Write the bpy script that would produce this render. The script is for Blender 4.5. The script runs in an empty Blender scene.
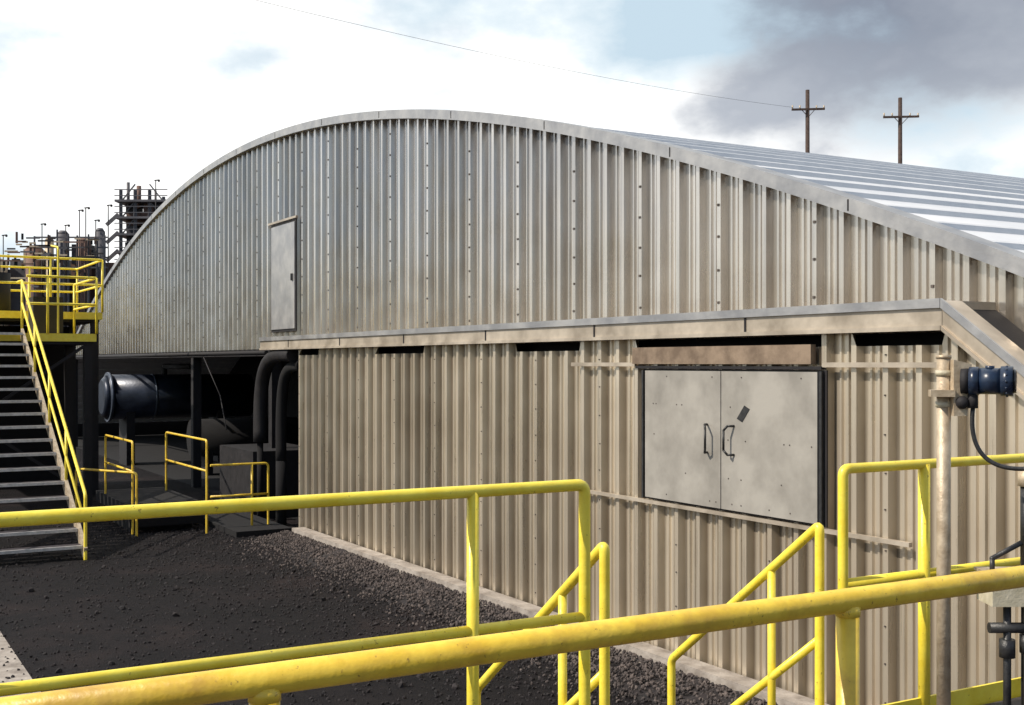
import bpy, bmesh, math, random
import mathutils
from mathutils import Vector, Matrix
random.seed(7)
S3=math.sqrt(3)/2
# site axes: U runs along the gable wall, A runs into the building
E=Vector((.5,-S3,0)); A=Vector((S3,.5,0))
def W(u,w,z): return E*u+A*w+Vector((0,0,z))

# ---------------------------------------------------------------- materials
def newmat(name):
    m=bpy.data.materials.new(name); m.use_nodes=True
    nt=m.node_tree; b=nt.nodes['Principled BSDF']
    return m,nt,b
def N(nt,t,**k):
    n=nt.nodes.new(t)
    for a,v in k.items(): setattr(n,a,v)
    return n
def math_n(nt,op,a,b=None,c=None):
    n=N(nt,'ShaderNodeMath',operation=op)
    for i,v in enumerate((a,b,c)):
        if v is None: continue
        if isinstance(v,(int,float)): n.inputs[i].default_value=v
        else: nt.links.new(v,n.inputs[i])
    return n.outputs[0]
def ramp(nt,fac,stops):
    r=N(nt,'ShaderNodeValToRGB'); el=r.color_ramp.elements
    while len(el)<len(stops): el.new(.5)
    for e,(p,c) in zip(el,stops):
        e.position=p; e.color=(*c,1) if len(c)==3 else c
    nt.links.new(fac,r.inputs[0]); return r.outputs[0]
def mix(nt,fac,a,b,mode='MIX'):
    n=N(nt,'ShaderNodeMix',data_type='RGBA',blend_type=mode)
    for s,v in ((n.inputs[0],fac),(n.inputs[6],a),(n.inputs[7],b)):
        if isinstance(v,(int,float)): s.default_value=v
        elif isinstance(v,tuple): s.default_value=(*v,1)
        else: nt.links.new(v,s)
    return n.outputs[2]
def noise(nt,scale,detail=4,rough=.55,vec=None):
    n=N(nt,'ShaderNodeTexNoise'); n.inputs['Scale'].default_value=scale
    n.inputs['Detail'].default_value=detail; n.inputs['Roughness'].default_value=rough
    if vec is None:
        tc=N(nt,'ShaderNodeNewGeometry'); vec=tc.outputs['Position']
    nt.links.new(vec,n.inputs['Vector']); return n.outputs[0]
def bump(nt,b,h,strength=.3,dist=.02):
    bn=N(nt,'ShaderNodeBump'); bn.inputs['Strength'].default_value=strength
    bn.inputs['Distance'].default_value=dist
    nt.links.new(h,bn.inputs['Height']); nt.links.new(bn.outputs[0],b.inputs['Normal'])

def simple(name,c1,c2,rough=.5,metal=0,scale=8,bs=.2,bd=.01):
    m,nt,b=newmat(name)
    n=noise(nt,scale,4,.6)
    nt.links.new(ramp(nt,n,[(.35,c1),(.65,c2)]),b.inputs['Base Color'])
    b.inputs['Metallic'].default_value=metal
    nt.links.new(math_n(nt,'MULTIPLY_ADD',n,.3,rough-.15),b.inputs['Roughness'])
    if bs>0: bump(nt,b,noise(nt,scale*6,2),bs,bd)
    return m

PANEL=1.32; PITCH=.33
def sheet(name,ca,cb,stain_tint,metal,rough,tint_z=None,lapdark=.35,tint_amt=.8,lo=.45,hi=.62,valley=.5):
    """weathered galvanised sheet: panels differ, streaks run down, grime and painted-in groove shade darken the valleys beside the ribs"""
    panel=PANEL
    m,nt,b=newmat(name)
    g=N(nt,'ShaderNodeNewGeometry')
    d=N(nt,'ShaderNodeVectorMath',operation='DOT_PRODUCT'); d.inputs[1].default_value=E
    nt.links.new(g.outputs['Position'],d.inputs[0]); u=d.outputs['Value']
    s=N(nt,'ShaderNodeSeparateXYZ'); nt.links.new(g.outputs['Position'],s.inputs[0]); z=s.outputs[2]
    cv=N(nt,'ShaderNodeCombineXYZ'); nt.links.new(math_n(nt,'MULTIPLY',u,9.0),cv.inputs[0])
    nt.links.new(math_n(nt,'MULTIPLY',z,.35),cv.inputs[2])
    st=noise(nt,1.0,5,.65,cv.outputs[0])
    cv2=N(nt,'ShaderNodeCombineXYZ'); nt.links.new(math_n(nt,'MULTIPLY',u,.35),cv2.inputs[0])
    nt.links.new(math_n(nt,'MULTIPLY',z,.5),cv2.inputs[2])
    big=noise(nt,1.0,4,.6,cv2.outputs[0])
    wn=N(nt,'ShaderNodeTexWhiteNoise',noise_dimensions='1D')
    nt.links.new(math_n(nt,'FLOOR',math_n(nt,'DIVIDE',u,panel)),wn.inputs['W'])
    col=mix(nt,ramp(nt,st,[(.3,(0,0,0)),(.7,(1,1,1))]),ca,cb)
    pv=math_n(nt,'MULTIPLY_ADD',wn.outputs[0],.34,.76)
    pc=N(nt,'ShaderNodeCombineColor')
    for i in range(3): nt.links.new(pv,pc.inputs[i])
    col=mix(nt,1.0,col,pc.outputs[0],'MULTIPLY')
    sm=ramp(nt,math_n(nt,'ADD',math_n(nt,'MULTIPLY',st,.6),math_n(nt,'MULTIPLY',big,.4)),[(lo,(0,0,0)),(hi,(1,1,1))])
    if tint_z:  # blend in more of the tint colour towards the bottom
        zf=math_n(nt,'SUBTRACT',tint_z[1],z); zf=math_n(nt,'DIVIDE',zf,tint_z[1]-tint_z[0])
        zc=N(nt,'ShaderNodeClamp'); nt.links.new(zf,zc.inputs[0])
        sm=math_n(nt,'MULTIPLY_ADD',sm,.35,math_n(nt,'MULTIPLY',zc.outputs[0],.65))
    col=mix(nt,math_n(nt,'MULTIPLY',sm,tint_amt),col,stain_tint)
    # dirt at the foot of each rib, painted dark to carry the groove shading
    rf=math_n(nt,'FRACT',math_n(nt,'DIVIDE',u,PITCH))
    v1=ramp(nt,rf,[(0,(1,1,1)),(.10,(0,0,0)),(.55,(0,0,0)),(.69,(1,1,1)),(.76,(0,0,0)),(.90,(0,0,0)),(.99,(1,1,1))])
    col=mix(nt,math_n(nt,'MULTIPLY',v1,math_n(nt,'MULTIPLY_ADD',big,valley,valley*.4)),col,(.08,.055,.035))
    fr=math_n(nt,'FRACT',math_n(nt,'DIVIDE',u,panel))
    lap=math_n(nt,'LESS_THAN',fr,.02)
    col=mix(nt,math_n(nt,'MULTIPLY',lap,lapdark),col,(.05,.04,.03))
    nt.links.new(col,b.inputs['Base Color'])
    b.inputs['Metallic'].default_value=metal
    nt.links.new(math_n(nt,'MULTIPLY_ADD',st,.3,rough-.15),b.inputs['Roughness'])
    n2=noise(nt,1.3,1); n3=noise(nt,25,2)
    bump(nt,b,math_n(nt,'MULTIPLY_ADD',n3,.02,n2),.4,.05)
    return m

M={}
M['upper']=sheet('galvanised_sheet_upper',(.40,.38,.37),(.70,.68,.66),(.70,.59,.43),.80,.24,tint_z=(3.2,5.4),tint_amt=.55,valley=.28)
M['lower']=sheet('galvanised_sheet_lower',(.52,.45,.35),(.80,.71,.57),(.30,.205,.12),.60,.30,tint_amt=.5,lo=.50,hi=.68,valley=.7)
M['roof']=simple('roof_sheet',(.70,.71,.73),(.80,.80,.81),.40,.25,.5,0)
M['seam']=simple('roof_seam',(.60,.61,.63),(.70,.70,.71),.45,.3,3,0)
M['trim']=simple('trim_metal',(.30,.30,.31),(.45,.445,.44),.42,.6,3)
M['cap']=simple('cap_metal',(.32,.27,.21),(.54,.47,.38),.42,.4,2.5)
M['doorp']=simple('door_paint',(.24,.225,.20),(.36,.34,.305),.5,.1,2.0,.15)
M['board']=simple('weathered_board',(.13,.09,.06),(.25,.185,.13),.7,0,5)
M['dark']=simple('shaded_interior',(.002,.002,.003),(.004,.0035,.005),.95,0,2,0)  # near-black colour stands in for shade inside the bay and openings
M['black']=simple('black_fitting',(.012,.012,.014),(.03,.03,.03),.45,0,20)
M['screw']=simple('fastener',(.04,.035,.03),(.10,.08,.07),.6,0,20,0)
M['darksteel']=simple('dark_steel',(.005,.0045,.006),(.014,.012,.014),.75,.0,6)
M['tank']=simple('tank_steel',(.009,.013,.024),(.020,.028,.048),.35,.3,3)
M['ring']=simple('tank_ring',(.05,.065,.09),(.10,.12,.16),.4,.4,3)
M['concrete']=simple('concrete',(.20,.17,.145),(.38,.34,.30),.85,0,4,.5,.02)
M['wood']=simple('pole_wood',(.035,.02,.015),(.07,.045,.035),.85,0,6)
M['galv']=simple('galvanised_pipe',(.36,.28,.19),(.54,.45,.33),.5,.3,14)
M['blue']=simple('blue_enamel',(.008,.016,.038),(.014,.028,.06),.3,0,20,.05)
M['cream']=simple('cream_box',(.42,.38,.27),(.55,.50,.38),.45,0,15)
M['rust']=simple('rusty_plant',(.10,.055,.042),(.22,.13,.10),.75,0,.4,0)
M['plant']=simple('hazed_plant_steel',(.05,.05,.06),(.12,.115,.125),.6,.1,.5,0)  # lightened so that distance haze sits in the base colour
M['tread']=simple('tread_grating',(.035,.03,.035),(.07,.06,.065),.6,.3,14)
M['nosing']=simple('tread_nosing',(.40,.39,.38),(.60,.58,.56),.6,.1,14)
M['gravel']=simple('gravel_stone',(.025,.02,.02),(.13,.105,.095),.9,0,9,0)
M['darkgravel']=simple('shaded_stone',(.004,.0032,.0042),(.020,.015,.016),.85,0,6,0)  # stones carry the same painted-in yard shade as the soil
M['glass']=simple('dark_glass',(.01,.01,.012),(.02,.02,.02),.1,0,3,.0)

def yellow(name,a,c,dirtk,dirtc):
    m,nt,b=newmat(name)
    n=noise(nt,9,4,.6)
    base=ramp(nt,n,[(.3,a),(.7,c)])
    chip=ramp(nt,noise(nt,38,5,.7),[(.64,(0,0,0)),(.68,(1,1,1))])
    dirt=ramp(nt,noise(nt,5,5,.7),[(.48,(0,0,0)),(.74,(1,1,1))])
    col=mix(nt,math_n(nt,'MULTIPLY',dirt,dirtk),base,dirtc)
    col=mix(nt,math_n(nt,'MULTIPLY',chip,.7),col,(.16,.08,.025))
    nt.links.new(col,b.inputs['Base Color'])
    nt.links.new(math_n(nt,'MULTIPLY_ADD',n,.35,.2),b.inputs['Roughness'])
    bump(nt,b,noise(nt,60,3),.3,.004)
    return m
M['yellow']=yellow('yellow_paint',(.84,.64,.04),(.92,.77,.09),.3,(.55,.37,.05))
M['ochre']=yellow('worn_yellow_paint',(.66,.43,.035),(.86,.62,.07),.8,(.36,.19,.04))

def soil():  # dark soil with the yard's cast shadow painted into its colour
    m,nt,b=newmat('shaded_soil')
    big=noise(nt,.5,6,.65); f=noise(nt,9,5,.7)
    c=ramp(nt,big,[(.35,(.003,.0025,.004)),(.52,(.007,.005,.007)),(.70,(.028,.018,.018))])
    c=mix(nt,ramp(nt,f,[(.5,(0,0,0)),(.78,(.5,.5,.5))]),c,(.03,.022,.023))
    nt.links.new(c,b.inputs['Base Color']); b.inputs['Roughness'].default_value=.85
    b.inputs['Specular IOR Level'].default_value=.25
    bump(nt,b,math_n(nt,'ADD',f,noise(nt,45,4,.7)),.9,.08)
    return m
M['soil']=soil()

# ---------------------------------------------------------------- mesh helper
class MB:
    def __init__(s): s.bm=bmesh.new(); s.mats=[]
    def mi(s,k):
        if k not in s.mats: s.mats.append(k)
        return s.mats.index(k)
    def face(s,vs,k,smooth=False):
        try: f=s.bm.faces.new(vs)
        except ValueError: return
        f.material_index=s.mi(k); f.smooth=smooth
    def poly(s,pts,k): s.face([s.bm.verts.new(p) for p in pts],k)
    def hexa(s,p,k):
        v=[s.bm.verts.new(q) for q in p]
        for idx in ((0,3,2,1),(4,5,6,7),(0,1,5,4),(1,2,6,5),(2,3,7,6),(3,0,4,7)):
            s.face([v[i] for i in idx],k)
    def box(s,u0,u1,w0,w1,z0,z1,k):
        s.hexa([W(u0,w0,z0),W(u1,w0,z0),W(u1,w1,z0),W(u0,w1,z0),W(u0,w0,z1),W(u1,w0,z1),W(u1,w1,z1),W(u0,w1,z1)],k)
    def beam(s,p,q,wd,ht,k):
        d=(q-p).normalized(); up=Vector((0,0,1))
        if abs(d.z)>.95: up=A
        x=d.cross(up).normalized(); y=x.cross(d).normalized()
        r=[]
        for o in (p,q):
            r+= [o-x*wd/2-y*ht/2,o+x*wd/2-y*ht/2,o+x*wd/2+y*ht/2,o-x*wd/2+y*ht/2]
        s.hexa(r,k)
    def cyl(s,p,q,r,k,n=12,r2=None,caps=True):
        r2=r if r2 is None else r2
        d=(q-p).normalized(); up=Vector((0,0,1)) if abs(d.z)<.9 else Vector((1,0,0))
        x=d.cross(up).normalized(); y=x.cross(d)
        a=[s.bm.verts.new(p+(x*math.cos(t)+y*math.sin(t))*r) for t in [2*math.pi*i/n for i in range(n)]]
        b=[s.bm.verts.new(q+(x*math.cos(t)+y*math.sin(t))*r2) for t in [2*math.pi*i/n for i in range(n)]]
        for i in range(n): s.face([a[i],a[(i+1)%n],b[(i+1)%n],b[i]],k,True)
        if caps: s.face(a[::-1],k); s.face(b,k)
    def ball(s,c,r,k,sub=2,sc=(1,1,1)):
        mt=Matrix.Translation(c)@Matrix.Diagonal((*sc,1))
        res=bmesh.ops.create_icosphere(s.bm,subdivisions=sub,radius=r,matrix=mt)
        i=s.mi(k)
        for f in {f for v in res['verts'] for f in v.link_faces}: f.material_index=i; f.smooth=True
    def tube(s,pts,r,k,n=14):
        """one continuous swept tube"""
        rings=[]; ref=None
        for i,p in enumerate(pts):
            d=(pts[min(i+1,len(pts)-1)]-pts[max(i-1,0)]).normalized()
            if ref is None: ref=Vector((0,0,1)) if abs(d.z)<.9 else Vector((1,0,0))
            x=(ref-d*ref.dot(d)).normalized(); y=d.cross(x); ref=x
            rings.append([s.bm.verts.new(p+(x*math.cos(t)+y*math.sin(t))*r) for t in [2*math.pi*j/n for j in range(n)]])
        for a,b in zip(rings,rings[1:]):
            for j in range(n): s.face([a[j],a[(j+1)%n],b[(j+1)%n],b[j]],k,True)
        s.face(rings[0][::-1],k); s.face(rings[-1],k)
    def path(s,pts,r,k,n=12):
        for p,q in zip(pts,pts[1:]): s.cyl(p,q,r,k,n)
        for p in pts[1:-1]: s.ball(p,r*1.01,k)
    def rail(s,pts,r,k,n=14,rad=.075):
        """pipe run with properly swept elbows"""
        out=[pts[0]]
        for a_,p,c_ in zip(pts,pts[1:],pts[2:]):
            d1=(a_-p); d2=(c_-p); rr=min(rad,d1.length*.45,d2.length*.45)
            a1=p+d1.normalized()*rr; a2=p+d2.normalized()*rr
            for t in (0,.2,.4,.6,.8,1): out.append(a1*(1-t)**2+p*2*t*(1-t)+a2*t*t)
        out.append(pts[-1])
        # extra rings beside each bend keep the straight runs true
        full=[out[0]]
        for p,q in zip(out,out[1:]):
            if (q-p).length>.15: full+= [p+(q-p).normalized()*.01,q-(q-p).normalized()*.01]
            full.append(q)
        s.tube(full,r,k,n)
    def done(s,name,parent=None):
        bmesh.ops.recalc_face_normals(s.bm,faces=s.bm.faces)
        me=bpy.data.meshes.new(name); s.bm.to_mesh(me); s.bm.free()
        for k in s.mats: me.materials.append(M[k])
        o=bpy.data.objects.new(name,me); bpy.context.scene.collection.objects.link(o)
        if parent: o.parent=parent
        return o
def empty(name):
    o=bpy.data.objects.new(name,None); bpy.context.scene.collection.objects.link(o); return o
def curve(P,n=20): return [Vector(p) for p in mathutils.geometry.interpolate_bezier(*P,n)]
tb=bmesh.new(); bmesh.ops.create_icosphere(tb,subdivisions=1,radius=1)
TV=[v.co.copy() for v in tb.verts]; TF=[[v.index for v in f.verts] for f in tb.faces]; tb.free()
def stones(name,places,k):
    vs=[];fs=[]
    for c,r in places:
        rot=mathutils.Euler((random.random()*6,random.random()*6,random.random()*6)).to_matrix()@Matrix.Diagonal((r,r*random.uniform(.6,1),r*random.uniform(.4,.8)))
        o=len(vs)
        vs+=[tuple(c+rot@(v*random.uniform(.8,1.15))) for v in TV]; fs+=[[i+o for i in f] for f in TF]
    me=bpy.data.meshes.new(name); me.from_pydata(vs,[],fs); me.materials.append(M[k])
    o=bpy.data.objects.new(name,me); bpy.context.scene.collection.objects.link(o); return o

# ---------------------------------------------------------------- ground
b=MB(); R=3000
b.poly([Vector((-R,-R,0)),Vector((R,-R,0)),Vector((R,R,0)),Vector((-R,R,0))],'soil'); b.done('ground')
b=MB(); b.poly([W(-15.5,-8,.004),W(-9,-8,.004),W(-9,1.75,.004),W(-15.5,1.75,.004)],'concrete'); b.done('sunlit_ground_patch')  # pale patch painted as sunlit ground beyond the yard's shadow

# ---------------------------------------------------------------- building
UC=-24.85; ZT=7.48; KA=.0104
def zt(u): return ZT-KA*(u-UC)**2
WG=7.81; WL=7.28; UL=-51.0; UR=1.0
bld=empty('arched_metal_building')
DEP=.07
PROF=[(0,0),(.18,0),(.21,-.020),(.27,-.020),(.30,0),(.42,0),(.45,-.020),(.51,-.020),(.54,0),(.68,0),(.74,-1),(.91,-1),(.98,0)]
def corr(mb,u0,u1,w0,bot,top,k,depth=DEP):
    cols=[]; i=math.floor(u0/PITCH)
    while i*PITCH<u1:
        for f,dw in PROF:
            u=(i+f)*PITCH
            if u0<=u<=u1: cols.append((u,w0+(-depth if dw==-1 else dw)))
        i+=1
    prev=None
    for u,w in cols:
        zb,ztt=bot(u),top(u)
        if ztt<=zb+.02: prev=None; continue
        c=(mb.bm.verts.new(W(u,w,zb)),mb.bm.verts.new(W(u,w,ztt)))
        if prev: mb.face([prev[0],c[0],c[1],prev[1]],k)
        prev=c
b=MB()
corr(b,UL,UR,WG,lambda u:(3.28 if u<-19.9 else 0.0),lambda u:zt(u)-.03,'upper')
b.done('gable_wall',bld)
b=MB(); RC=.83*PITCH
def dot(u,z,w0,s):
    u+=random.uniform(-.006,.006); z+=random.uniform(-.02,.02)
    b.box(u-s,u+s,w0-DEP-.010,w0-DEP-.001,z-s,z+s,'screw')
i=math.ceil(UL/PANEL)
while i*PANEL<UR:
    u=i*PANEL-PITCH+RC; z=3.6
    while z<zt(u)-.25: dot(u,z,WG,.012); z+=.33
    i+=1
i=math.ceil(-20/PANEL)
while i*PANEL<-4:
    u=i*PANEL-PITCH+RC; z=.35
    while z<3.1:
        if not(-9.95<u<-7.2 and z>1.5): dot(u,z,WL,.006)
        z+=.3
    i+=1
b.done('wall_fasteners',bld)
b=MB(); pts=[]; seam=.56; i=-46
while i<=46:
    c=i*seam
    for ds,dz,k in ((-.04,0,'roof'),(-.03,.045,'seam'),(.03,.045,'seam'),(.04,0,'seam')):
        u=UC+c+ds; pts.append((u,zt(u)+dz,k))
    i+=1
WE=60.0; rows=[WG-.03,20,32,45,WE]; prev=None
for u,z,k in pts:
    if z<0: continue
    c=[b.bm.verts.new(W(u,w,z)) for w in rows]
    if prev:
        for j in range(len(rows)-1): b.face([prev[j],c[j],c[j+1],prev[j+1]],k)
    prev=c
b.done('roof',bld)
b=MB(); us=[UL+ (UR-UL)*j/104 for j in range(105)]
def strip(mb,us,w0,w1,zlo,zhi,k):
    prev=None
    for u in us:
        r=[mb.bm.verts.new(W(u,w0,zlo(u))),mb.bm.verts.new(W(u,w0,zhi(u))),mb.bm.verts.new(W(u,w1,zhi(u))),mb.bm.verts.new(W(u,w1,zlo(u)))]
        if prev:
            for j in range(4): mb.face([prev[j],r[j],r[(j+1)%4],prev[(j+1)%4]],k)
        else: mb.face(r,k)
        prev=r
    mb.face(prev[::-1],k)
strip(b,us,WG-.14,WG+.10,lambda u:zt(u)-.06,lambda u:zt(u)+.075,'trim')
for u in us[2::5]:
    b.box(u-.008,u+.008,WG-.143,WG-.138,zt(u)-.04,zt(u)+.06,'darksteel')
b.done('arch_trim',bld)
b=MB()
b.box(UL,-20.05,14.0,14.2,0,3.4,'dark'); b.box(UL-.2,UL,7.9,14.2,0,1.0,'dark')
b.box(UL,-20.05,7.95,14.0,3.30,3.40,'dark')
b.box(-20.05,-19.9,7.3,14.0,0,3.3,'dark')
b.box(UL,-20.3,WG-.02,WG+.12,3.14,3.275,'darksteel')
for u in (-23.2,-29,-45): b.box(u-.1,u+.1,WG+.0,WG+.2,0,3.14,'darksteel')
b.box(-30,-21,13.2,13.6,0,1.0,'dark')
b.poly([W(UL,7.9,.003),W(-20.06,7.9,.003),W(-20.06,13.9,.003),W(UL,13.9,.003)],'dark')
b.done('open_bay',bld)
b=MB(); prev=None
for u in us:
    c=(b.bm.verts.new(W(u,WE-.05,0)),b.bm.verts.new(W(u,WE-.05,max(zt(u)-.05,0.01))))
    if prev: b.face([prev[0],c[0],c[1],prev[1]],'upper')
    prev=c
b.done('rear_gable_wall',bld)

# lean-to front wall
def captop(u): return 3.46 if u<-6.04 else 3.46-.71*(u+6.04)
notches=[(-19.9,-19.1),(-16.59,-14.9),(-12.5,-11.1),(-9.93,-7.4),(-6.97,-6.15)]
def ltop(u):
    t=captop(u)-.2
    for a,c in notches:
        if a<=u<=c: return min(t,3.135)
    return t
b=MB(); corr(b,-20.05,-3.4,WL,lambda u:.02,ltop,'lower'); b.done('lower_wall',bld)
b=MB()
b.box(-19.95,-3.6,WL+.06,WL+.09,0.02,1.4,'dark')
b.box(-20.05,-20.0,WL,WG,.0,3.24,'lower')
b.box(-19.9,-6.1,WL+.25,WL+.28,2.9,3.24,'dark')  # black sheet paints in the shadow behind the eave notches
b.done('lower_wall_shade_backing',bld)
b=MB()
def capstrip(u0,u1,n):
    uu=[u0+(u1-u0)*j/n for j in range(n+1)]
    wb=WG-.085 if u1<-6 else WL+.06
    strip(b,uu,WL-.15,wb,lambda u:captop(u)-.205,lambda u:captop(u),'cap')
    strip(b,uu,WL-.175,WL-.153,lambda u:captop(u)-.055,lambda u:captop(u)+.015,'trim')
    strip(b,uu,WL-.17,WL-.153,lambda u:captop(u)-.22,lambda u:captop(u)-.185,'cap')
    if u1>-6: strip(b,uu,WL+.062,WG-.085,lambda u:captop(u)-.20,lambda u:captop(u)-.06,'darksteel')
capstrip(-21.75,-6.045,16); capstrip(-6.04,-3.4,3)
for u in [-20.2+j*2.4 for j in range(6)]: b.box(u-.012,u+.012,WL-.157,WL-.148,3.27,3.40,'darksteel')
b.done('eave_cap',bld)
b=MB()
b.box(-11.12,-9.93,WL-.11,WL-.082,2.965,3.005,'cap'); b.box(-7.3,-6.1,WL-.11,WL-.082,2.965,3.005,'cap')
b.box(-10.9,-6.38,WL-.12,WL-.082,1.60,1.635,'cap')
b.box(-9.93,-7.40,WL-.14,WL-.082,2.99,3.155,'board')
b.box(-9.9,-7.3,WL-.12,WL-.082,2.945,2.972,'darksteel')
b.done('wall_girts',bld)
door=MB()
door.box(-9.80,-7.26,WL-.095,WL-.082,1.645,2.94,'darksteel')
door.box(-9.73,-8.572,WL-.125,WL-.097,1.665,2.925,'doorp')
door.box(-8.56,-7.34,WL-.125,WL-.097,1.665,2.925,'doorp')
for u in (-9.77,-7.30): door.box(u-.014,u+.014,WL-.13,WL-.097,1.65,2.93,'black')
for uc,sg in ((-8.70,-1),(-8.44,1)):
    p=[W(uc+sg*.06,WL-.125,2.43),W(uc+sg*.03,WL-.18,2.43),W(uc,WL-.20,2.39),W(uc,WL-.20,2.21),W(uc+sg*.03,WL-.18,2.17),W(uc+sg*.06,WL-.125,2.17)]
    door.path(p,.011,'black',8)
door.hexa([W(-8.34,WL-.13,2.50),W(-8.27,WL-.13,2.47),W(-8.27,WL-.126,2.47),W(-8.34,WL-.126,2.50),
           W(-8.24,WL-.13,2.62),W(-8.17,WL-.13,2.59),W(-8.17,WL-.126,2.59),W(-8.24,WL-.126,2.62)],'black')
for _ in range(26):
    u=random.choice((random.uniform(-9.65,-8.62),random.uniform(-8.5,-7.4))); z=random.choice((1.72,1.95,2.3,2.6,2.87))
    door.box(u-.006,u+.006,WL-.128,WL-.124,z-.006,z+.006,'screw')
door.done('hatch_doors',bld)
b=MB()
b.box(-22.83,-21.41,WG-.100,WG-.082,3.6,5.70,'darksteel')
b.box(-22.78,-21.46,WG-.118,WG-.102,3.65,5.65,'trim')
b.box(-21.6,-21.55,WG-.15,WG-.118,4.55,4.68,'black')
b.box(-22.95,-21.35,WG-.13,WG-.082,5.71,5.75,'cap')
b.done('gable_door',bld)
b=MB(); b.box(-19.6,-3.2,WL-.30,WL-.085,-.05,.19,'concrete'); b.done('concrete_kerb')

# curved duct dropping from the left end of the eave
b=MB()
b.tube(curve([W(-20.3,WL-.02,3.14),W(-21.9,WL-.02,3.25),W(-22.2,WL-.02,2.9),W(-22.15,WL-.02,1.5)]),.13,'darksteel',18)
b.tube(curve([W(-20.2,WL+.1,2.95),W(-21.2,WL+.1,3.0),W(-21.35,WL+.1,2.7),W(-21.3,WL+.1,1.2)]),.10,'dark',18)
b.cyl(W(-22.15,WL-.02,0),W(-22.15,WL-.02,1.5),.06,'dark'); b.cyl(W(-21.3,WL+.1,0),W(-21.3,WL+.1,1.2),.1,'dark')
b.done('curved_duct')

pl=[]
for _ in range(9500):
    u=random.uniform(-19.8,-4.5); d=abs(random.gauss(0,.45)); w=WL-.31-d; rr=random.uniform(.008,.026)
    pl.append((W(u,w,max(0,.12-.16*d)+rr*.3),rr))
stones('gravel',pl,'gravel')
pl=[]
for _ in range(15000):
    u=random.uniform(-24,-4.6); w=random.uniform(-1,WL-.5) if random.random()<.6 else WL-.6-abs(random.gauss(0,1.3)); rr=random.uniform(.007,.026)*(2 if random.random()<.03 else 1)
    pl.append((W(u,w,rr*.2),rr))
stones('loose_stones',pl,'darkgravel')
b=MB(); prev=None
for j in range(154):
    u=-19.8+j*.1; h=.09+.04*math.sin(u*2.1)+random.uniform(-.02,.02)
    r=[b.bm.verts.new(W(u,WL-.302,h)),b.bm.verts.new(W(u,WL-.55-random.uniform(0,.06),h*.6)),b.bm.verts.new(W(u,WL-.95-random.uniform(0,.15),-.01))]
    if prev:
        for i in range(2): b.face([prev[i],r[i],r[i+1],prev[i+1]],'darkgravel')
    prev=r
b.done('gravel_bank')

# ---------------------------------------------------------------- foreground deck and rails
FZ=1.30; TR=3-.49; MR=3-1.02; r=.024
b=MB()
b.box(-4.0,1.4,-1.8,6.4,FZ-.06,FZ,'tread')
for w in (-1.6,.5,2.6,4.7,6.2):
    for u in (-3.8,1.2): b.box(u-.07,u+.07,w-.07,w+.07,0,FZ-.06,'darksteel')
b.box(-4.01,-3.85,-1.8,6.4,FZ-.22,FZ-.062,'yellow')
b.done('walkway_deck')
def pst(mb,u,w,z0,z1,rr=r,k='yellow'): mb.cyl(W(u,w,z0),W(u,w,z1),rr,k,14)
b=MB()
b.path([W(-1.8,-1.6,TR),W(-1.8,6.3,TR)],r*1.02,'ochre',20)
b.path([W(-1.8,-1.6,MR),W(-1.8,6.3,MR)],r*.9,'ochre',16)
for w in (-.65,.597,1.84,3.1,4.4,6.0):
    pst(b,-1.8,w,FZ,TR-.01,r,'ochre'); b.cyl(W(-1.8,w,TR-.032),W(-1.8,w,TR-.012),r*1.07,'ochre',16)
b.done('pipe_railing')
b=MB()
b.rail([W(-4.04,-1.6,TR),W(-4.04,2.67,TR),W(-4.04,2.67,FZ)],r,'yellow',16,.035)
b.path([W(-4.04,-1.6,MR),W(-4.04,2.67,MR)],r*.85,'yellow',16)
for w in (-1.5,.3,2.16): pst(b,-4.04,w,FZ-.2,TR,r)
b.box(-4.05,-4.035,-1.6,2.6,FZ+.0,FZ+.1,'yellow')
b.done('pipe_railing')
b=MB()
b.rail([W(-4.04,6.4,TR),W(-4.04,4.10,TR),W(-4.04,4.10,FZ)],r,'yellow',16,.035)
b.path([W(-4.04,6.4,MR),W(-4.04,4.10,MR)],r*.9,'yellow',16)
for w in (4.64,6.1): pst(b,-4.04,w,FZ-.2,TR,r*1.2)
b.box(-4.05,-4.035,4.15,6.4,FZ-.02,FZ+.08,'yellow')
b.done('pipe_railing')
b=MB()
SL=.772
for w in (2.87,4.1):
    u0=-4.19; u1=-5.33; z0=3-.767; z1=z0-(u0-u1)*SL
    b.rail([W(u0,w,FZ-.15),W(u0,w,z0),W(u1,w,z1),W(u1,w,0.0)],r*.95,'yellow',14,.03)
    b.path([W(u0,w,z0-.54),W(u1,w,z1-.54)],r*.85,'yellow',12)
    um=-4.52; pst(b,um,w,FZ-.4,z0-(u0-um)*SL,r*.85)
    b.beam(W(-4.02,w,FZ-.1),W(-5.75,w,FZ-.1-1.73*.74),.03,.2,'yellow')
for j in range(6):
    u=-4.15-j*.27; z=FZ-.2-j*.2
    b.box(u-.26,u,2.89,4.08,z-.03,z,'tread')
b.done('metal_staircase')

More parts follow.
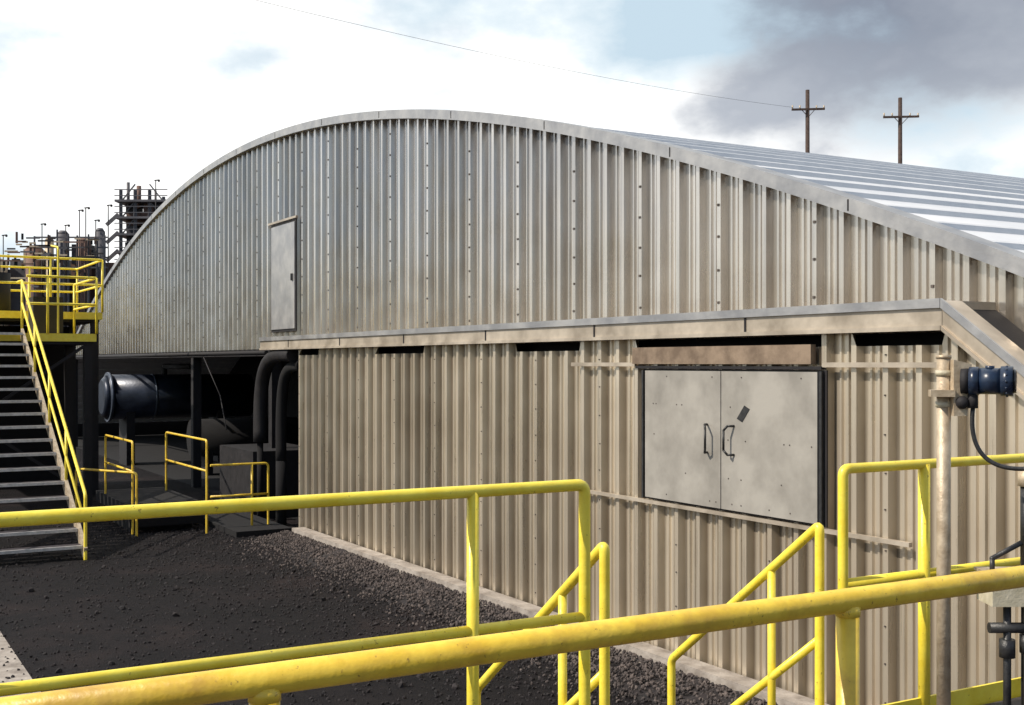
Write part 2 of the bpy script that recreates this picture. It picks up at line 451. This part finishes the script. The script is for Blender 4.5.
b=MB()
pu,pw=-3.7,4.376
b.cyl(W(pu,pw,FZ),W(pu,pw,3.02),.031,'galv',18); b.cyl(W(pu,pw,3.02),W(pu,pw,3.035),.034,'galv',18)
b.box(pu-.08,pu+.08,pw-.08,pw+.08,FZ,FZ+.012,'galv')
c=W(pu,pw,2.915)
b.hexa([c+Vector(v) for v in ((.02,-.07,-.15),(.08,-.07,-.15),(.08,.05,-.15),(.02,.05,-.15),(.02,-.07,.10),(.10,-.07,.08),(.10,.05,.08),(.02,.05,.10))],'galv')
for zz in (-.10,.04): b.cyl(c+Vector((0,0,zz-.012)),c+Vector((0,0,zz+.012)),.036,'cream',18)
b.beam(c+Vector((-.07,-.02,-.05)),c+Vector((.03,-.04,-.05)),.09,.03,'galv')
b.ball(c+Vector((.055,-.075,-.09)),.03,'darksteel',2)
d=Vector((.90,-.43,0)).normalized(); h=c+Vector((.055,-.06,0.005))
b.cyl(h,h+d*.035,.056,'darksteel',24); b.cyl(h+d*.035,h+d*.075,.063,'blue',24); b.cyl(h+d*.075,h+d*.165,.058,'blue',24); b.cyl(h+d*.165,h+d*.215,.066,'blue',24); b.cyl(h+d*.215,h+d*.228,.052,'glass',24)
y=d.cross(Vector((0,0,1)))
for t in range(14):
    aa=t*math.pi/7; b.ball(h+d*.19+(y*math.cos(aa)+Vector((0,0,1))*math.sin(aa))*.066,.006,'blue',1)
b.cyl(h+d*.12+Vector((0,0,.05)),h+d*.12+Vector((0,0,.068)),.02,'blue',14)
b.cyl(h+d*.05+Vector((0,0,-.05)),h+d*.05+Vector((0,0,-.12)),.022,'darksteel',14)
P=[h+d*.05+Vector((0,0,-.12)),h+d*.03+Vector((0,0,-.30)),h+d*.10+Vector((0,0,-.42)),h+d*.33+Vector((0,0,-.37))]
b.tube(curve(P,24),.010,'black',10)
b.done('pressure_transmitter')
b=MB()
q=W(pu+.15,pw+.20,0)
def at(dx,dy,z): return Vector((q.x+dx-.05,q.y+dy,z))
b.cyl(at(.16,0,FZ),at(.16,0,2.15),.022,'darksteel'); b.cyl(at(.17,0,2.10),at(.17,0,2.45),.034,'black',16)
b.cyl(at(.17,0,2.45),at(.17,0,2.52),.045,'galv',16)
b.hexa([at(x,y,z) for z in (1.93,2.06) for x,y in ((-.03,-.10),(.26,-.10),(.26,.08),(-.03,.08))],'cream')
b.hexa([at(x,y,z) for z in (2.062,2.075) for x,y in ((-.04,-.11),(.27,-.11),(.27,.09),(-.04,.09))],'galv')
for dx in (.05,.14): b.cyl(at(dx,-.06,FZ),at(dx,-.06,1.93),.017,'black')
b.cyl(at(-.03,-.06,1.83),at(.20,-.06,1.83),.024,'black'); b.cyl(at(.05,-.06,1.70),at(.05,-.06,1.78),.034,'black'); b.cyl(at(.14,-.06,1.72),at(.14,-.06,1.80),.034,'black')
b.path([at(.0,-.02,2.07),at(.0,-.02,2.13),at(.13,-.02,2.2)],.012,'black',8)
b.done('instrument_stand')

# ---------------------------------------------------------------- left stair tower and platform
b=MB(); ub,ut=-19.07,-25.67; wr,wl=3.51,1.75; zt_=3.6; sl=zt_/(ub-ut)
for w in (wl,wr):
    b.beam(W(ub,w,.1),W(ut,w,zt_+.0),.05,.2,'galv' if w==wr else 'darksteel')
    b.rail([W(ub,w,.0),W(ub,w,1.0),W(ut,w,zt_+1.05),W(ut-.6,w,zt_+1.05)],.026,'yellow')
    b.path([W(ub,w,.55),W(ut,w,zt_+.6)],.022,'yellow')
    for j in range(1,5):
        u=ub+(ut-ub)*j/4; b.cyl(W(u,w,(ub-u)*sl),W(u,w,(ub-u)*sl+1.05),.022,'yellow')
n=17
for j in range(n):
    u=ub+(ut-ub)*(j+.5)/n; z=zt_*(j+1)/n
    b.box(u-.14,u+.09,wl+.03,wr-.03,z-.035,z,'tread'); b.box(u+.092,u+.12,wl+.03,wr-.03,z-.045,z+.003,'nosing')
b.done('metal_staircase')
b=MB()
def plat(u0,u1,w0,w1,z,h,posts=5):
    b.box(u1,u0,w0,w1,z-.16,z,'yellow'); b.box(u1+.05,u0-.05,w0+.05,w1-.05,z-.22,z-.162,'darksteel')
    for hh in (h,h*.52):
        if u0>-27: b.rail([W(u0,3.6,z+hh),W(u0,w1,z+hh),W(u1,w1,z+hh)],.026,'yellow')
        else: b.rail([W(u0,w0,z+hh),W(u0,w1,z+hh),W(u1,w1,z+hh),W(u1,w0,z+hh)],.026,'yellow')
    for j in range(posts):
        w=w0+(w1-w0)*j/(posts-1)
        if u0<-27 or w>3.5: b.cyl(W(u0,w,z),W(u0,w,z+h),.026,'yellow')
        b.cyl(W(u1,w,z),W(u1,w,z+h),.026,'yellow')
    for u in (u0-.15,u1+.15):
        for w in (w0+.15,w1-.15): b.box(u-.08,u+.08,w-.08,w+.08,0,z-.22,'darksteel')
plat(-25.7,-28.2,.2,4.95,3.6,1.15,6)
plat(-28.4,-31.5,.0,5.6,4.15,1.2,6)
b.rail([W(-25.7,4.2,3.6),W(-25.7,4.2,5.35),W(-26.5,4.2,5.45)],.02,'yellow')
b.beam(W(-25.8,.4,.3),W(-25.8,4.8,3.4),.06,.06,'darksteel'); b.beam(W(-25.8,4.8,.3),W(-25.8,.4,3.4),.06,.06,'darksteel')
b.box(-31.5,-31.3,0,5.4,0,3.9,'dark')
b.done('access_platform')
b=MB()
b.cyl(W(-29.5,2.0,4.15),W(-29.5,2.0,5.2),.35,'rust',20); b.cyl(W(-30.2,3.6,4.15),W(-30.2,3.6,5.1),.28,'darksteel',20)
b.path([W(-29.5,2.0,5.2),W(-29.5,2.0,5.5),W(-30.2,3.6,5.5),W(-30.2,3.6,5.1)],.06,'darksteel')
b.box(-27.6,-26.9,3.9,4.5,3.6,4.4,'darksteel'); b.box(-27.3,-26.8,1.2,2.2,3.6,4.5,'rust')
b.done('process_equipment')

b=MB()
ry=.021
b.rail([W(-20.9,7.0,0),W(-20.9,7.0,1.2),W(-20.9,5.95,1.2)],ry,'ochre'); b.path([W(-20.9,7.0,.65),W(-20.9,5.95,.65)],ry,'ochre'); b.cyl(W(-20.9,6.7,0),W(-20.9,6.7,1.2),ry,'ochre')
b.rail([W(-20.95,5.9,0),W(-20.95,5.9,1.64),W(-23.8,5.9,1.64),W(-23.8,5.9,.3)],ry,'ochre'); b.path([W(-20.95,5.9,1.1),W(-23.8,5.9,1.1)],ry,'ochre')
b.rail([W(-21.5,4.75,0),W(-21.5,4.75,1.62),W(-23.8,4.75,1.62),W(-23.8,4.75,.3)],ry,'ochre'); b.path([W(-21.5,4.75,1.1),W(-23.8,4.75,1.1)],ry,'ochre')
b.rail([W(-21.2,4.75,.0),W(-21.2,4.75,1.1),W(-22.6,4.0,1.1),W(-22.6,4.0,0)],ry,'ochre')
b.box(-24.5,-21.8,4.7,6.0,.3,.5,'dark'); b.box(-21.8,-21.5,4.7,6.0,.12,.26,'dark')
b.box(-24.4,-21.9,4.8,5.9,0,.3,'dark')
b.done('low_pipe_railing')
b=MB(); b.box(-24.6,-20.2,6.2,7.2,-.02,.10,'dark'); b.box(-24.6,-22.4,7.2,8.6,0,1.3,'darksteel'); b.done('concrete_plinth')
b=MB(); uc=-36.5; zc=2.0; wa=7.3; we=11.6
b.cyl(W(uc,wa,zc),W(uc,we,zc),.66,'tank',40)
b.cyl(W(uc,wa-.14,zc),W(uc,wa,zc),.50,'tank',40,.66)
b.cyl(W(uc,wa+.02,zc),W(uc,wa+.10,zc),.73,'ring',40)
for w in (8.6,9.9): b.cyl(W(uc,w,zc),W(uc,w+.06,zc),.675,'ring',40)
for w in (7.9,10.6): b.box(uc-.5,uc+.5,w-.12,w+.12,0,zc-.4,'darksteel')
b.path([W(uc,9,zc+.6),W(uc,9,zc+.9),W(uc+3,9,zc+.9)],.08,'darksteel')
b.cyl(W(uc+4.5,8.6,1.0),W(uc+4.5,12.2,1.0),.5,'dark',28)
for w in (9.0,11.6): b.box(uc+4.2,uc+4.8,w-.1,w+.1,0,.6,'darksteel')
b.done('horizontal_tank')
b=MB()
b.path([W(-44,7.5,3.2),W(-22.5,7.5,3.2)],.045,'darksteel')
b.path([W(-27,7.5,3.2),W(-25.6,7.5,2.3),W(-24.8,7.4,1.6)],.012,'darksteel')
for u in (-42,-36,-31,-27,-24): b.cyl(W(u,7.5,3.2),W(u,7.78,3.2),.03,'darksteel')
b.done('pipe_run')

# ---------------------------------------------------------------- distant plant
def V(x,y,z): return Vector((x,y,z))
def hb(b,x0,x1,y0,y1,z0,z1,k): b.hexa([V(x0,y0,z0),V(x1,y0,z0),V(x1,y1,z0),V(x0,y1,z0),V(x0,y0,z1),V(x1,y0,z1),V(x1,y1,z1),V(x0,y1,z1)],k)
b=MB()
x0,x1,y0,y1=-32.6,-29.0,100,104; H=17.4
for x in (x0,x0+1.2,x0+2.4,x1):
    for y in (y0,y1): b.beam(V(x,y,0),V(x,y,H-(1.4 if x==x1 else 0)),.25,.25,'plant')
for z in [4,6.5,9,10.6,12.1,13.6,15,16.4]:
    hb(b,x0-.4,x1+.4,y0-.4,y1+.4,z,z+.18,'plant')
    for hh in (.5,1.0): b.beam(V(x0-.4,y0-.4,z+hh),V(x1+.4,y0-.4,z+hh),.07,.07,'plant')
    b.beam(V(x0,y0,z),V(x0+1.2,y0,z+1.5),.1,.1,'plant'); b.beam(V(x1,y0,z),V(x0+2.4,y0,z+1.5),.1,.1,'plant')
random.seed(3)
for _ in range(44):
    x=random.uniform(x0,x1-.8); z=random.uniform(9,15.8); bw=random.uniform(.4,1.2); bh=random.uniform(.4,1.3)
    hb(b,x,x+bw,y0+.4+random.random(),y1-.4,z,z+bh,random.choice(('plant','darksteel','rust')))
b.cyl(V(-31.6,102,8),V(-31.6,102,15.6),.8,'rust',16); b.cyl(V(-30.1,101.5,11),V(-30.1,101.5,16.3),.55,'plant',16)
b.cyl(V(-32.3,101,16),V(-32.3,101,18.2),.14,'plant',8); b.cyl(V(-31.4,101,16),V(-31.4,101,17.9),.2,'rust',8); b.cyl(V(-30.0,101,16),V(-30.0,101,17.5),.1,'plant',8)
for t in range(6): b.beam(V(x0-1.2,y0,7+t*1.5),V(x0-.2,y0,7.9+t*1.5),.12,.3,'plant')
b.done('process_tower')
b=MB(); random.seed(11)
hb(b,-70,-33,104,112,0,10.3,'rust'); hb(b,-41,-36,98,102,0,11.4,'plant'); hb(b,-46,-43,97,103,0,11.0,'rust'); hb(b,-36,-32.2,98,101,0,11.2,'rust')
hb(b,-39.5,-38.2,97,99,11,12.2,'galv'); hb(b,-35.6,-34.2,97,99,11,12.6,'plant')
for x,rr,zz,k in ((-38.6,.7,12.2,'rust'),(-36.3,.5,13.4,'plant'),(-34.6,.6,12.8,'rust'),(-42,1.2,11.2,'galv'),(-33.3,.4,13.6,'plant'),(-37.4,.35,12.9,'galv')):
    b.cyl(V(x,97,0),V(x,97,zz),rr,k,18); b.cyl(V(x,97,zz),V(x,97,zz+.3),rr,k,18,rr*.5)
for z in (10.6,11.4,12.2,13.0):
    b.beam(V(-38,95.5,z),V(-32.2,95.5,z),.12,.12,'plant')
for x in (-38,-36.9,-36.2,-35.3,-34.6,-33.7,-33,-32.4): b.beam(V(x,95.5,5),V(x,95.5,12.6+random.random()*1.1),.12,.12,'plant')
for _ in range(90):
    x=random.uniform(-41,-33); z=random.uniform(9,12.9);
    if random.random()<.6: b.beam(V(x,95,z),V(x+random.uniform(.4,1.6),95,z),.12,.12,random.choice(('plant','darksteel','galv','rust')))
    else: b.beam(V(x,95.2,z),V(x,95.2,z+random.uniform(.3,.9)),.16,.16,random.choice(('darksteel','rust')))
b.done('industrial_plant')
def lamp(x,y,h,nm='light_mast'):
    b=MB(); b.cyl(V(x,y,0),V(x,y,h),.07,'darksteel',8,.04); b.beam(V(x-.1,y,h),V(x+.3,y,h+.05),.1,.08,'darksteel'); b.ball(V(x+.25,y,h-.02),.11,'darksteel',1); b.done(nm)
for x,h in ((-40.7,13.2),(-37.6,14.1),(-35.7,14.0),(-34.6,15.2),(-34.1,15.4),(-33.3,14.4),(-32.3,15.6),(-28.5,17.6)): lamp(x,96,h)

# ---------------------------------------------------------------- utility poles
def upole(x,y,top,arm):
    b=MB(); b.cyl(V(x,y,0),V(x,y,top),.19,'wood',10,.13)
    za=top-1.35; b.beam(V(x-arm,y-.2,za),V(x+arm,y-.2,za+.05),.12,.13,'wood')
    for s in (-1,1): b.beam(V(x+s*arm*.4,y-.2,za),V(x,y-.2,za-.5),.04,.04,'wood')
    for t in (-.95,-.5,.5,.95): b.cyl(V(x+t*arm,y-.2,za+.06),V(x+t*arm,y-.2,za+.28),.05,'galv',8)
    b.done('utility_pole')
upole(19.7,80,21.2,1.1); upole(26.2,81,20.9,1.2)
b=MB()
def wire(p,q,sag,rr=.008):
    pr=p
    for i in range(1,25):
        t=i/24; c=p.lerp(q,t)-Vector((0,0,sag*4*t*(1-t))); b.cyl(pr,c,rr,'darksteel',5,caps=False); pr=c
wire(V(18.7,79.8,20.0),V(-16,40,17),.6); b.done('overhead_wire')

# ---------------------------------------------------------------- sky, sun, camera
w=bpy.data.worlds.new('World'); bpy.context.scene.world=w; w.use_nodes=True; nt=w.node_tree
for n in list(nt.nodes): nt.nodes.remove(n)
out=N(nt,'ShaderNodeOutputWorld'); sky=N(nt,'ShaderNodeTexSky',sky_type='NISHITA')
sky.sun_disc=False; EL=math.radians(44); AZ=math.radians(250)
sky.sun_elevation=EL; sky.sun_rotation=AZ
bg=N(nt,'ShaderNodeBackground'); bg.inputs[1].default_value=.12; nt.links.new(sky.outputs[0],bg.inputs[0])
tc=N(nt,'ShaderNodeTexCoord'); mp=N(nt,'ShaderNodeMapping'); mp.inputs['Scale'].default_value=(1,1,1.8); mp.inputs['Location'].default_value=(.3,.1,.4)
nt.links.new(tc.outputs['Generated'],mp.inputs[0])
c1=noise(nt,2.6,6,.5,mp.outputs[0]); c2=noise(nt,4.2,9,.54,mp.outputs[0])
nrm=N(nt,'ShaderNodeVectorMath',operation='NORMALIZE'); nt.links.new(tc.outputs['Generated'],nrm.inputs[0])
def ddot(v):
    dd=N(nt,'ShaderNodeVectorMath',operation='DOT_PRODUCT'); dd.inputs[1].default_value=Vector(v).normalized()
    nt.links.new(nrm.outputs[0],dd.inputs[0]); return dd.outputs['Value']
def smooth(v,a,c):
    m_=N(nt,'ShaderNodeMapRange',interpolation_type='SMOOTHSTEP'); nt.links.new(v,m_.inputs[0]); m_.inputs[1].default_value=a; m_.inputs[2].default_value=c; return m_.outputs[0]
dk=math_n(nt,'ADD',ddot((.33,1,.44)),math_n(nt,'MULTIPLY',math_n(nt,'SUBTRACT',c2,.5),.07))
dkm=smooth(dk,.970,.984)
cloud=ramp(nt,c2,[(.38,(.62,.78,.90)),(.47,(.90,1.0,1.06)),(.56,(1.35,1.35,1.33))])
greyc=ramp(nt,c2,[(.35,(.28,.32,.40)),(.62,(.52,.56,.63))])
cloud=mix(nt,dkm,cloud,greyc)
bg2=N(nt,'ShaderNodeBackground'); bg2.inputs[1].default_value=.95; nt.links.new(cloud,bg2.inputs[0])
cm=ramp(nt,c1,[(.28,(.6,.6,.6)),(.40,(1,1,1))])
# cloud deck to the north; unseen southern sky thinned to cut fill light
cover=math_n(nt,'MULTIPLY_ADD',smooth(ddot((0.1,1,0)),-.25,.45),.85,.15)
fac=math_n(nt,'MULTIPLY',math_n(nt,'MAXIMUM',cm,dkm),cover)
ms=N(nt,'ShaderNodeMixShader'); nt.links.new(fac,ms.inputs[0]); nt.links.new(bg.outputs[0],ms.inputs[1]); nt.links.new(bg2.outputs[0],ms.inputs[2])
nt.links.new(ms.outputs[0],out.inputs[0])

L=bpy.data.lights.new('sun','SUN'); L.energy=5.0; L.angle=math.radians(.5); L.color=(1,.91,.78)
lo=bpy.data.objects.new('sun',L); bpy.context.scene.collection.objects.link(lo)
sv=Vector((math.sin(AZ)*math.cos(EL),math.cos(AZ)*math.cos(EL),math.sin(EL)))
lo.rotation_euler=sv.to_track_quat('Z','Y').to_euler()

cam=bpy.data.cameras.new('camera'); co=bpy.data.objects.new('camera',cam); bpy.context.scene.collection.objects.link(co)
co.location=(0,0,3); co.rotation_euler=(math.radians(90),0,0); cam.lens=1200/1024*36; cam.sensor_width=36; cam.shift_y=.01025
cam.clip_start=.05; cam.clip_end=6000
bpy.context.scene.camera=co
sc=bpy.context.scene; sc.view_settings.view_transform='Standard'; sc.view_settings.look='None'; sc.view_settings.exposure=0
